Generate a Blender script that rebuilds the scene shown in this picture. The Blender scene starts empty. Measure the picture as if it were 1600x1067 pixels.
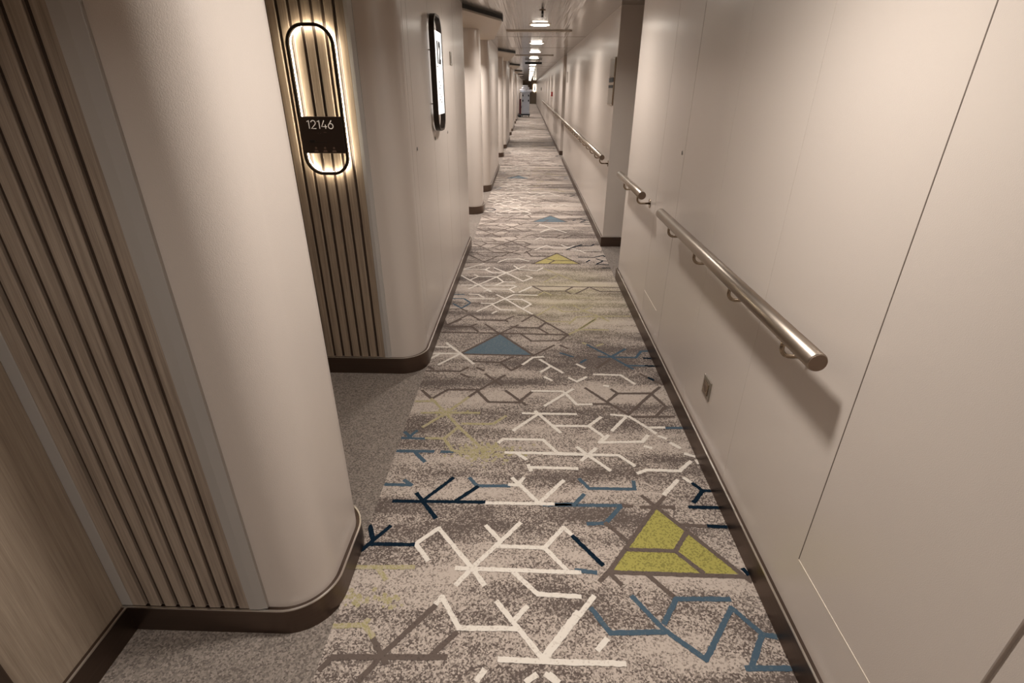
import bpy, bmesh, math, random
from mathutils import Matrix, Vector
C = bpy.context.scene.collection
SC = bpy.context.scene
random.seed(7)
# ------------------------------------------------------------------ camera, world, exposure
CAMZ = 1.52
cd = bpy.data.cameras.new('camera'); cam = bpy.data.objects.new('camera', cd); C.objects.link(cam)
cd.sensor_width = 36.0; cd.lens = 800.7/1600*36.0; cd.clip_start = 0.02; cd.clip_end = 200
cam.matrix_world = Matrix(((0.99956936, -0.01638638, 0.02434313, 0.0),
                           (0.02908684, 0.44357433, -0.89576547, 0.0),
                           (0.00388037, 0.89608778, 0.44385994, CAMZ),
                           (0, 0, 0, 1)))
SC.camera = cam
w = bpy.data.worlds.new('world'); SC.world = w; w.use_nodes = True
w.node_tree.nodes['Background'].inputs[0].default_value = (1.0, 0.93, 0.86, 1)
w.node_tree.nodes['Background'].inputs[1].default_value = 0.02
SC.view_settings.view_transform = 'Standard'; SC.view_settings.look = 'None'
SC.view_settings.gamma = 1; SC.view_settings.use_curve_mapping = False
SC.view_settings.exposure = 0.12
LAMP_Y = [-4.3, -1.5, 1.25, 4.1, 6.95, 9.7, 12.0, 14.4, 18.6, 21.5, 24.3, 27.2, 30.0, 33.0, 36.0, 39.0, 42.0, 45.0, 48.0, 51.0, 54.0, 57.0]
LAMP_X = 0.12
CEIL = 2.18
LAMP_W = 20.0
# ------------------------------------------------------------------ materials
def new_mat(name):
    m = bpy.data.materials.new(name); m.use_nodes = True
    nt = m.node_tree; b = nt.nodes['Principled BSDF']; return m, nt, b
def lin(c):
    return tuple(((v/255)/12.92 if v/255 <= .04045 else ((v/255+.055)/1.055)**2.4) for v in c)+(1,)
def plain(name, col, rough=.5, metal=0, spec=.5, emit=None, es=0, bump=None, coat=0):
    m, nt, b = new_mat(name)
    b.inputs['Base Color'].default_value = lin(col); b.inputs['Roughness'].default_value = rough
    b.inputs['Metallic'].default_value = metal; b.inputs['Specular IOR Level'].default_value = spec
    if coat: b.inputs['Coat Weight'].default_value = coat; b.inputs['Coat Roughness'].default_value = .15
    if emit:
        b.inputs['Emission Color'].default_value = lin(emit); b.inputs['Emission Strength'].default_value = es
    if bump:
        tc = nt.nodes.new('ShaderNodeTexCoord'); n = nt.nodes.new('ShaderNodeTexNoise'); n.inputs['Scale'].default_value = bump[0]
        n.inputs['Detail'].default_value = 3
        bp = nt.nodes.new('ShaderNodeBump'); bp.inputs['Strength'].default_value = bump[1]; bp.inputs['Distance'].default_value = .002
        nt.links.new(tc.outputs['Object'], n.inputs['Vector']); nt.links.new(n.outputs['Fac'], bp.inputs['Height'])
        nt.links.new(bp.outputs[0], b.inputs['Normal'])
    return m
def mixrgb(nt, fac, a, b):
    n = nt.nodes.new('ShaderNodeMix'); n.data_type = 'RGBA'
    for s, v in ((0, fac), (6, a), (7, b)):
        if hasattr(v, 'is_output'): nt.links.new(v, n.inputs[s])
        else: n.inputs[s].default_value = v
    return n.outputs[2]
def math_n(nt, op, a, b=None, clamp=False):
    n = nt.nodes.new('ShaderNodeMath'); n.operation = op; n.use_clamp = clamp
    for i, v in enumerate((a, b)):
        if v is None: continue
        if hasattr(v, 'is_output'): nt.links.new(v, n.inputs[i])
        else: n.inputs[i].default_value = v
    return n.outputs[0]
def noise(nt, vec, scale, stretch=(1, 1, 1), detail=2, loc=(0, 0, 0)):
    mp = nt.nodes.new('ShaderNodeMapping'); mp.inputs['Scale'].default_value = stretch; mp.inputs['Location'].default_value = loc
    n = nt.nodes.new('ShaderNodeTexNoise'); n.inputs['Scale'].default_value = scale; n.inputs['Detail'].default_value = detail
    nt.links.new(vec, mp.inputs[0]); nt.links.new(mp.outputs[0], n.inputs['Vector']); return n.outputs['Fac']
def obj_co(nt):
    return nt.nodes.new('ShaderNodeTexCoord').outputs['Object']
def ramp(nt, fac, stops):
    r = nt.nodes.new('ShaderNodeValToRGB'); cr = r.color_ramp
    while len(cr.elements) < len(stops): cr.elements.new(.5)
    for e, (p, c) in zip(cr.elements, stops): e.position = p; e.color = c
    nt.links.new(fac, r.inputs[0]); return r.outputs[0]
def wood(name, dark, light, rough=.5, spec=.4):
    m, nt, b = new_mat(name); co = obj_co(nt)
    g = noise(nt, co, 9, (12, 12, .35), 6); g2 = noise(nt, co, 60, (8, 8, .15), 3)
    f = math_n(nt, 'ADD', math_n(nt, 'MULTIPLY', g, .6), math_n(nt, 'MULTIPLY', g2, .4))
    col = ramp(nt, f, [(.34, lin(dark)), (.66, lin(light))])
    nt.links.new(col, b.inputs['Base Color']); b.inputs['Roughness'].default_value = rough
    b.inputs['Specular IOR Level'].default_value = spec
    bp = nt.nodes.new('ShaderNodeBump'); bp.inputs['Strength'].default_value = .25; bp.inputs['Distance'].default_value = .0008
    nt.links.new(g2, bp.inputs['Height']); nt.links.new(bp.outputs[0], b.inputs['Normal'])
    return m
def carpet(name, dark, light, band=None, tint=None, tint_amt=0, grain=170.0, soft=.12, big=True):
    """speckled tufted pile: every tuft is light or dark; wide cross bands of the weave change their ratio"""
    m, nt, b = new_mat(name); co = obj_co(nt)
    v = nt.nodes.new('ShaderNodeTexVoronoi'); v.inputs['Scale'].default_value = grain; nt.links.new(co, v.inputs['Vector'])
    sx = nt.nodes.new('ShaderNodeSeparateColor'); nt.links.new(v.outputs['Color'], sx.inputs[0])
    r = math_n(nt, 'ADD', math_n(nt, 'MULTIPLY', sx.outputs[0], .62), math_n(nt, 'MULTIPLY', noise(nt, co, 260, detail=1), .38))
    if band:
        b1 = noise(nt, co, 1.0, (.55, 4.6, 1), 4, (3.1, 1.7, 0)); b2 = noise(nt, co, 1.0, (3.0, 9.0, 1), 3, (8.1, 5.7, 0))
        bb = math_n(nt, 'ADD', math_n(nt, 'MULTIPLY', b1, .62), math_n(nt, 'MULTIPLY', b2, .38))
        mr = nt.nodes.new('ShaderNodeMapRange'); nt.links.new(bb, mr.inputs[0])
        mr.inputs[1].default_value = .38; mr.inputs[2].default_value = .62; mr.inputs[3].default_value = band[0]; mr.inputs[4].default_value = band[1]
        thr = mr.outputs[0]
    else: thr = .5
    d = math_n(nt, 'SUBTRACT', thr, r)
    f = math_n(nt, 'ADD', math_n(nt, 'MULTIPLY', d, 1/soft/2), .5, True)
    col = mixrgb(nt, f, lin(dark), lin(light))
    if tint:
        # a wide olive zone of the weave, broken up by noise
        mp = nt.nodes.new('ShaderNodeMapping'); mp.inputs['Location'].default_value = (-.38/.75, -3.95/.95, 0); mp.inputs['Scale'].default_value = (1/.75, 1/.95, 0)
        nt.links.new(co, mp.inputs[0]); ln = nt.nodes.new('ShaderNodeVectorMath'); ln.operation = 'LENGTH'; nt.links.new(mp.outputs[0], ln.inputs[0])
        zone = math_n(nt, 'SUBTRACT', 1.0, ln.outputs['Value'], True)
        t1 = math_n(nt, 'MULTIPLY', math_n(nt, 'MULTIPLY', zone, noise(nt, co, 1.0, (2, 9, 1), 2, (12.4, 2.9, 0))), tint_amt, True)
        col = mixrgb(nt, t1, col, lin(tint))
    nt.links.new(col, b.inputs['Base Color']); b.inputs['Roughness'].default_value = .95; b.inputs['Specular IOR Level'].default_value = .1
    b.inputs['Sheen Weight'].default_value = .15; b.inputs['Sheen Roughness'].default_value = .4
    bp = nt.nodes.new('ShaderNodeBump'); bp.inputs['Strength'].default_value = .5; bp.inputs['Distance'].default_value = .003
    nt.links.new(r, bp.inputs['Height']); nt.links.new(bp.outputs[0], b.inputs['Normal'])
    return m
def pile(name, col, col2, thr=.8):
    m, nt, b = new_mat(name); co = obj_co(nt)
    v = nt.nodes.new('ShaderNodeTexVoronoi'); v.inputs['Scale'].default_value = 190; nt.links.new(co, v.inputs['Vector'])
    sx = nt.nodes.new('ShaderNodeSeparateColor'); nt.links.new(v.outputs['Color'], sx.inputs[0])
    f = math_n(nt, 'MULTIPLY', math_n(nt, 'SUBTRACT', sx.outputs[0], thr), 6, True)
    nt.links.new(mixrgb(nt, f, lin(col), lin(col2)), b.inputs['Base Color'])
    b.inputs['Roughness'].default_value = .95; b.inputs['Specular IOR Level'].default_value = .1
    return m
def brushed(name, col, rough=.3, axis=(1, 1, 1)):
    m, nt, b = new_mat(name); co = obj_co(nt)
    n = noise(nt, co, 60, axis, 3)
    nt.links.new(mixrgb(nt, n, lin([c*.88 for c in col]), lin(col)), b.inputs['Base Color'])
    b.inputs['Metallic'].default_value = 1; b.inputs['Roughness'].default_value = rough
    return m
def vinyl():
    m = plain('cream_vinyl', (187, 175, 165), .34, .0, .6, bump=(420, .22), coat=.3)
    m.node_tree.nodes['Principled BSDF'].inputs['Coat Roughness'].default_value = .22
    return m
def glossy_ceiling():
    m, nt, b = new_mat('glossy_ceiling_panel'); co = obj_co(nt)
    n = noise(nt, co, 1, (30, .15, 1), 1); n2 = noise(nt, co, 1, (.8, 7, 1), 2)
    h_ = math_n(nt, 'ADD', n, math_n(nt, 'MULTIPLY', n2, .5))
    bp = nt.nodes.new('ShaderNodeBump'); bp.inputs['Strength'].default_value = .4; bp.inputs['Distance'].default_value = .006
    nt.links.new(h_, bp.inputs['Height']); nt.links.new(bp.outputs[0], b.inputs['Normal'])
    b.inputs['Base Color'].default_value = lin((158, 150, 143)); b.inputs['Metallic'].default_value = .6; b.inputs['Roughness'].default_value = .14
    return m
M = {}
M['vinyl'] = vinyl()
M['ceil'] = glossy_ceiling()
M['soffit'] = plain('soffit_paint', (178, 166, 153), .5, 0, .4)
M['black'] = plain('black_gap', (16, 14, 12), .7)
M['seam'] = plain('dark_seam', (92, 80, 70), .7)
M['seam_light'] = plain('pale_seam', (224, 212, 194), .4)
M['base'] = brushed('bronze_baseboard', (112, 96, 86), .38, (.05, .05, 2))
M['chrome'] = plain('polished_edge', (222, 216, 208), .28, 1)
M['rail'] = brushed('brushed_steel_rail', (166, 153, 140), .36, (2, .05, 2))
M['bracket'] = plain('bracket_steel', (150, 134, 116), .25, 1)
M['rail_cap'] = plain('rail_end_cap', (128, 110, 96), .45, .8)
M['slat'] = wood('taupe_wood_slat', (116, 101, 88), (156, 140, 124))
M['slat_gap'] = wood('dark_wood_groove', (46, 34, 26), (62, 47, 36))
M['slat2'] = wood('shaded_wood_slat', (112, 96, 82), (146, 128, 108), .4)  # darker copy of the slat wood, shade put into its colour
M['woodwall'] = wood('plain_wood_veneer', (126, 110, 94), (152, 136, 118))
M['doorwood'] = wood('brown_door_veneer', (104, 90, 76), (130, 114, 96))
M['trim'] = plain('grey_metal_trim', (172, 166, 160), .35, .35)
M['floor'] = carpet('plain_grey_carpet', (92, 83, 76), (142, 130, 120), grain=190, soft=.3)
M['runner'] = carpet('speckled_runner', (88, 77, 71), (172, 158, 146), band=(.16, .84), tint=(156, 146, 96), tint_amt=.65, grain=200, soft=.2)
M['W'] = pile('ivory_pile', (204, 194, 182), (182, 170, 158))
M['G'] = pile('taupe_pile', (92, 80, 73), (80, 69, 63))
M['B'] = pile('slate_blue_pile', (66, 82, 94), (82, 92, 97))
M['N'] = pile('navy_pile', (8, 24, 36), (18, 36, 48))
M['Y'] = pile('olive_pile', (146, 136, 98), (160, 148, 124), .45)
M['T'] = pile('mustard_pile', (150, 141, 76), (122, 114, 62), .6)
M['U'] = pile('blue_pile', (84, 98, 107), (98, 106, 110), .6)
M['O'] = pile('dull_olive_pile', (166, 152, 100), (140, 128, 88), .6)
M['sign_frame'] = plain('dark_bronze', (44, 34, 27), .35, .6)
M['plate'] = plain('brown_plate', (46, 34, 28), .3, .2)
M['plate_edge'] = plain('plate_side', (70, 54, 44), .3, .3)
M['digit'] = plain('silver_print_glow', (226, 214, 200), .5, 0, .5, (226, 214, 200), .25)  # print with a weak glow added to brighten the digits
M['faint'] = plain('faint_print', (96, 74, 62), .5)
M['slot'] = plain('card_slot', (6, 5, 4), .4)
M['led'] = plain('warm_led', (255, 246, 226), .5, 0, .5, (255, 246, 224), 46)
M['led_white'] = plain('white_led', (255, 250, 238), .5, 0, .5, (255, 250, 238), 4)
M['led_dim'] = plain('soft_led', (255, 236, 190), .5, 0, .5, (255, 232, 190), 7)
M['white_panel'] = plain('backlit_white', (250, 248, 246), .4, 0, .5, (255, 252, 248), .75)
M['ink'] = plain('grey_ink', (40, 38, 38), .6)
M['faint_ink'] = plain('pale_grey_ink', (150, 148, 148), .6)
M['lamp'] = plain('lamp_glass', (255, 250, 240), .4, 0, .5, (255, 246, 232), 30)
M['lamp_ring'] = plain('lamp_ring', (225, 215, 200), .3, .4)
M['steel_plaque'] = plain('plaque_steel', (132, 122, 110), .3, .5)
M['cart'] = plain('cart_grey', (168, 172, 182), .4)
M['cart_dark'] = plain('cart_dark', (20, 20, 24), .6)
M['linen'] = plain('white_linen', (232, 232, 238), .9, bump=(30, .6))
M['maroon'] = plain('maroon_cloth', (84, 40, 44), .9)
M['red'] = plain('red_plastic', (120, 30, 24), .4)
M['wheel'] = plain('rubber', (22, 22, 22), .8)
# ------------------------------------------------------------------ mesh helpers
def obj(name, bm, mats, parent=None, loc=None, smooth=False, keep=False):
    me = bpy.data.meshes.new(name);
    if not keep: bmesh.ops.recalc_face_normals(bm, faces=bm.faces)
    bm.to_mesh(me); bm.free()
    for m in (mats if isinstance(mats, (list, tuple)) else [mats]): me.materials.append(m)
    if smooth:
        for p in me.polygons: p.use_smooth = True
    o = bpy.data.objects.new(name, me); C.objects.link(o)
    if parent: o.parent = parent
    if loc: o.location = loc
    return o
def tag(o, label=None, cat=None, group=None, kind=None):
    if label: o['label'] = label
    if cat: o['category'] = cat
    if group: o['group'] = group
    if kind: o['kind'] = kind
    return o
def thing(name, label, cat, loc=(0, 0, 0), group=None):
    o = bpy.data.objects.new(name, None); C.objects.link(o); o.location = loc; o.empty_display_size = .1
    return tag(o, label, cat, group)
def struct(name, bm, mats, **k):
    return tag(obj(name, bm, mats, **k), kind='structure')
def box(bm, x0, x1, y0, y1, z0, z1, mi=0, bev=0):
    vs = [bm.verts.new((x, y, z)) for z in (z0, z1) for y in (y0, y1) for x in (x0, x1)]
    fs = [bm.faces.new([vs[i] for i in f]) for f in ((0, 2, 3, 1), (4, 5, 7, 6), (0, 1, 5, 4), (2, 6, 7, 3), (0, 4, 6, 2), (1, 3, 7, 5))]
    for f in fs: f.material_index = mi
    if bev:
        es = list({e for f in fs for e in f.edges})
        r = bmesh.ops.bevel(bm, geom=es, offset=bev, segments=2, affect='EDGES', profile=.6)
        for f in r['faces']: f.material_index = mi
    return fs
def extrude_poly(bm, pts, z0, z1, mi=0, cap=True):
    a = [bm.verts.new((x, y, z0)) for x, y in pts]; b = [bm.verts.new((x, y, z1)) for x, y in pts]
    n = len(pts)
    for i in range(n):
        f = bm.faces.new((a[i], a[(i+1) % n], b[(i+1) % n], b[i])); f.material_index = mi
    if cap:
        f = bm.faces.new(b); f.material_index = mi; f = bm.faces.new(a[::-1]); f.material_index = mi
def rounded(pts, radii, seg=14):
    """polyline with rounded inner corners; radii per point (0 keeps the corner)"""
    out = []
    n = len(pts)
    for i, (p, r) in enumerate(zip(pts, radii)):
        p = Vector(p)
        if r <= 0 or i in (0, n-1): out.append((p.x, p.y)); continue
        a = (Vector(pts[i-1])-p).normalized(); b = (Vector(pts[i+1])-p).normalized()
        ang = a.angle(b); d = r/math.tan(ang/2)
        s = p+a*d; e = p+b*d; c = p+(a+b).normalized()*(r/math.sin(ang/2))
        a0 = math.atan2(s.y-c.y, s.x-c.x); a1 = math.atan2(e.y-c.y, e.x-c.x)
        da = (a1-a0+math.pi) % (2*math.pi)-math.pi
        for k in range(seg+1): t = a0+da*k/seg; out.append((c.x+r*math.cos(t), c.y+r*math.sin(t)))
    return out
def offset_line(pts, d):
    """offset an open polyline to its right side by d"""
    out = []
    for i, p in enumerate(pts):
        ns = []
        for j in (i-1, i):
            if 0 <= j < len(pts)-1:
                t = (Vector(pts[j+1])-Vector(pts[j])).normalized(); ns.append(Vector((t.y, -t.x)))
        if len(ns) == 2:
            m = (ns[0]+ns[1]).normalized(); k = 1/max(.3, m.dot(ns[0]))
        else: m = ns[0]; k = 1
        out.append((p[0]+m.x*d*k, p[1]+m.y*d*k))
    return out
def ribbon(bm, pts, d0, d1, z0, z1, mi=0):
    a = offset_line(pts, d0); b = offset_line(pts, d1)
    extrude_poly(bm, a+b[::-1], z0, z1, mi, cap=False)
    n = len(a)
    for z in (z0, z1):
        va = [bm.verts.new((x, y, z)) for x, y in a]; vb = [bm.verts.new((x, y, z)) for x, y in b]
        for i in range(n-1):
            f = bm.faces.new((va[i], va[i+1], vb[i+1], vb[i])); f.material_index = mi
def tube(bm, pts, r, seg=16, mi=0, caps=True):
    pts = [Vector(p) for p in pts]; rings = []
    up = None
    for i, p in enumerate(pts):
        t = (pts[min(i+1, len(pts)-1)]-pts[max(i-1, 0)]).normalized()
        if up is None:
            up = Vector((0, 0, 1)) if abs(t.z) < .9 else Vector((0, 1, 0))
        u = (up-t*up.dot(t)).normalized(); v = t.cross(u); up = u
        rr = r[i] if isinstance(r, (list, tuple)) else r
        rings.append([bm.verts.new(p+(u*math.cos(2*math.pi*k/seg)+v*math.sin(2*math.pi*k/seg))*rr) for k in range(seg)])
    for a, b in zip(rings, rings[1:]):
        for k in range(seg):
            f = bm.faces.new((a[k], a[(k+1) % seg], b[(k+1) % seg], b[k])); f.material_index = mi; f.smooth = True
    if caps:
        for rg in (rings[0][::-1], rings[-1]):
            f = bm.faces.new(rg); f.material_index = mi
def disc(bm, c, r, axis, depth, seg=24, mi=0):
    ax = Vector(axis).normalized(); tube(bm, [Vector(c), Vector(c)+ax*depth], r, seg, mi)
def arc3(c, u, v, r, a0, a1, n=8):
    c = Vector(c); u = Vector(u); v = Vector(v)
    return [c+(u*math.cos(a0+(a1-a0)*k/n)+v*math.sin(a0+(a1-a0)*k/n))*r for k in range(n+1)]
def autosmooth(o, ang=40):
    for p in o.data.polygons: p.use_smooth = True
    o.data.set_sharp_from_angle(angle=math.radians(ang))
def text_obj(name, s, size, mat, parent, mtx, depth=.0006, space=1.0, bold=0):
    cu = bpy.data.curves.new(name, 'FONT'); cu.body = s; cu.size = size; cu.align_x = 'CENTER'; cu.align_y = 'CENTER'
    cu.extrude = depth; cu.space_character = space; cu.resolution_u = 4; cu.offset = bold
    t = bpy.data.objects.new(name+'_tmp', cu); C.objects.link(t)
    dg = bpy.context.evaluated_depsgraph_get(); me = bpy.data.meshes.new_from_object(t.evaluated_get(dg))
    bpy.data.objects.remove(t); me.name = name; me.materials.clear(); me.materials.append(mat)
    me.transform(mtx)
    o = bpy.data.objects.new(name, me); C.objects.link(o); o.parent = parent; return o
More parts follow.
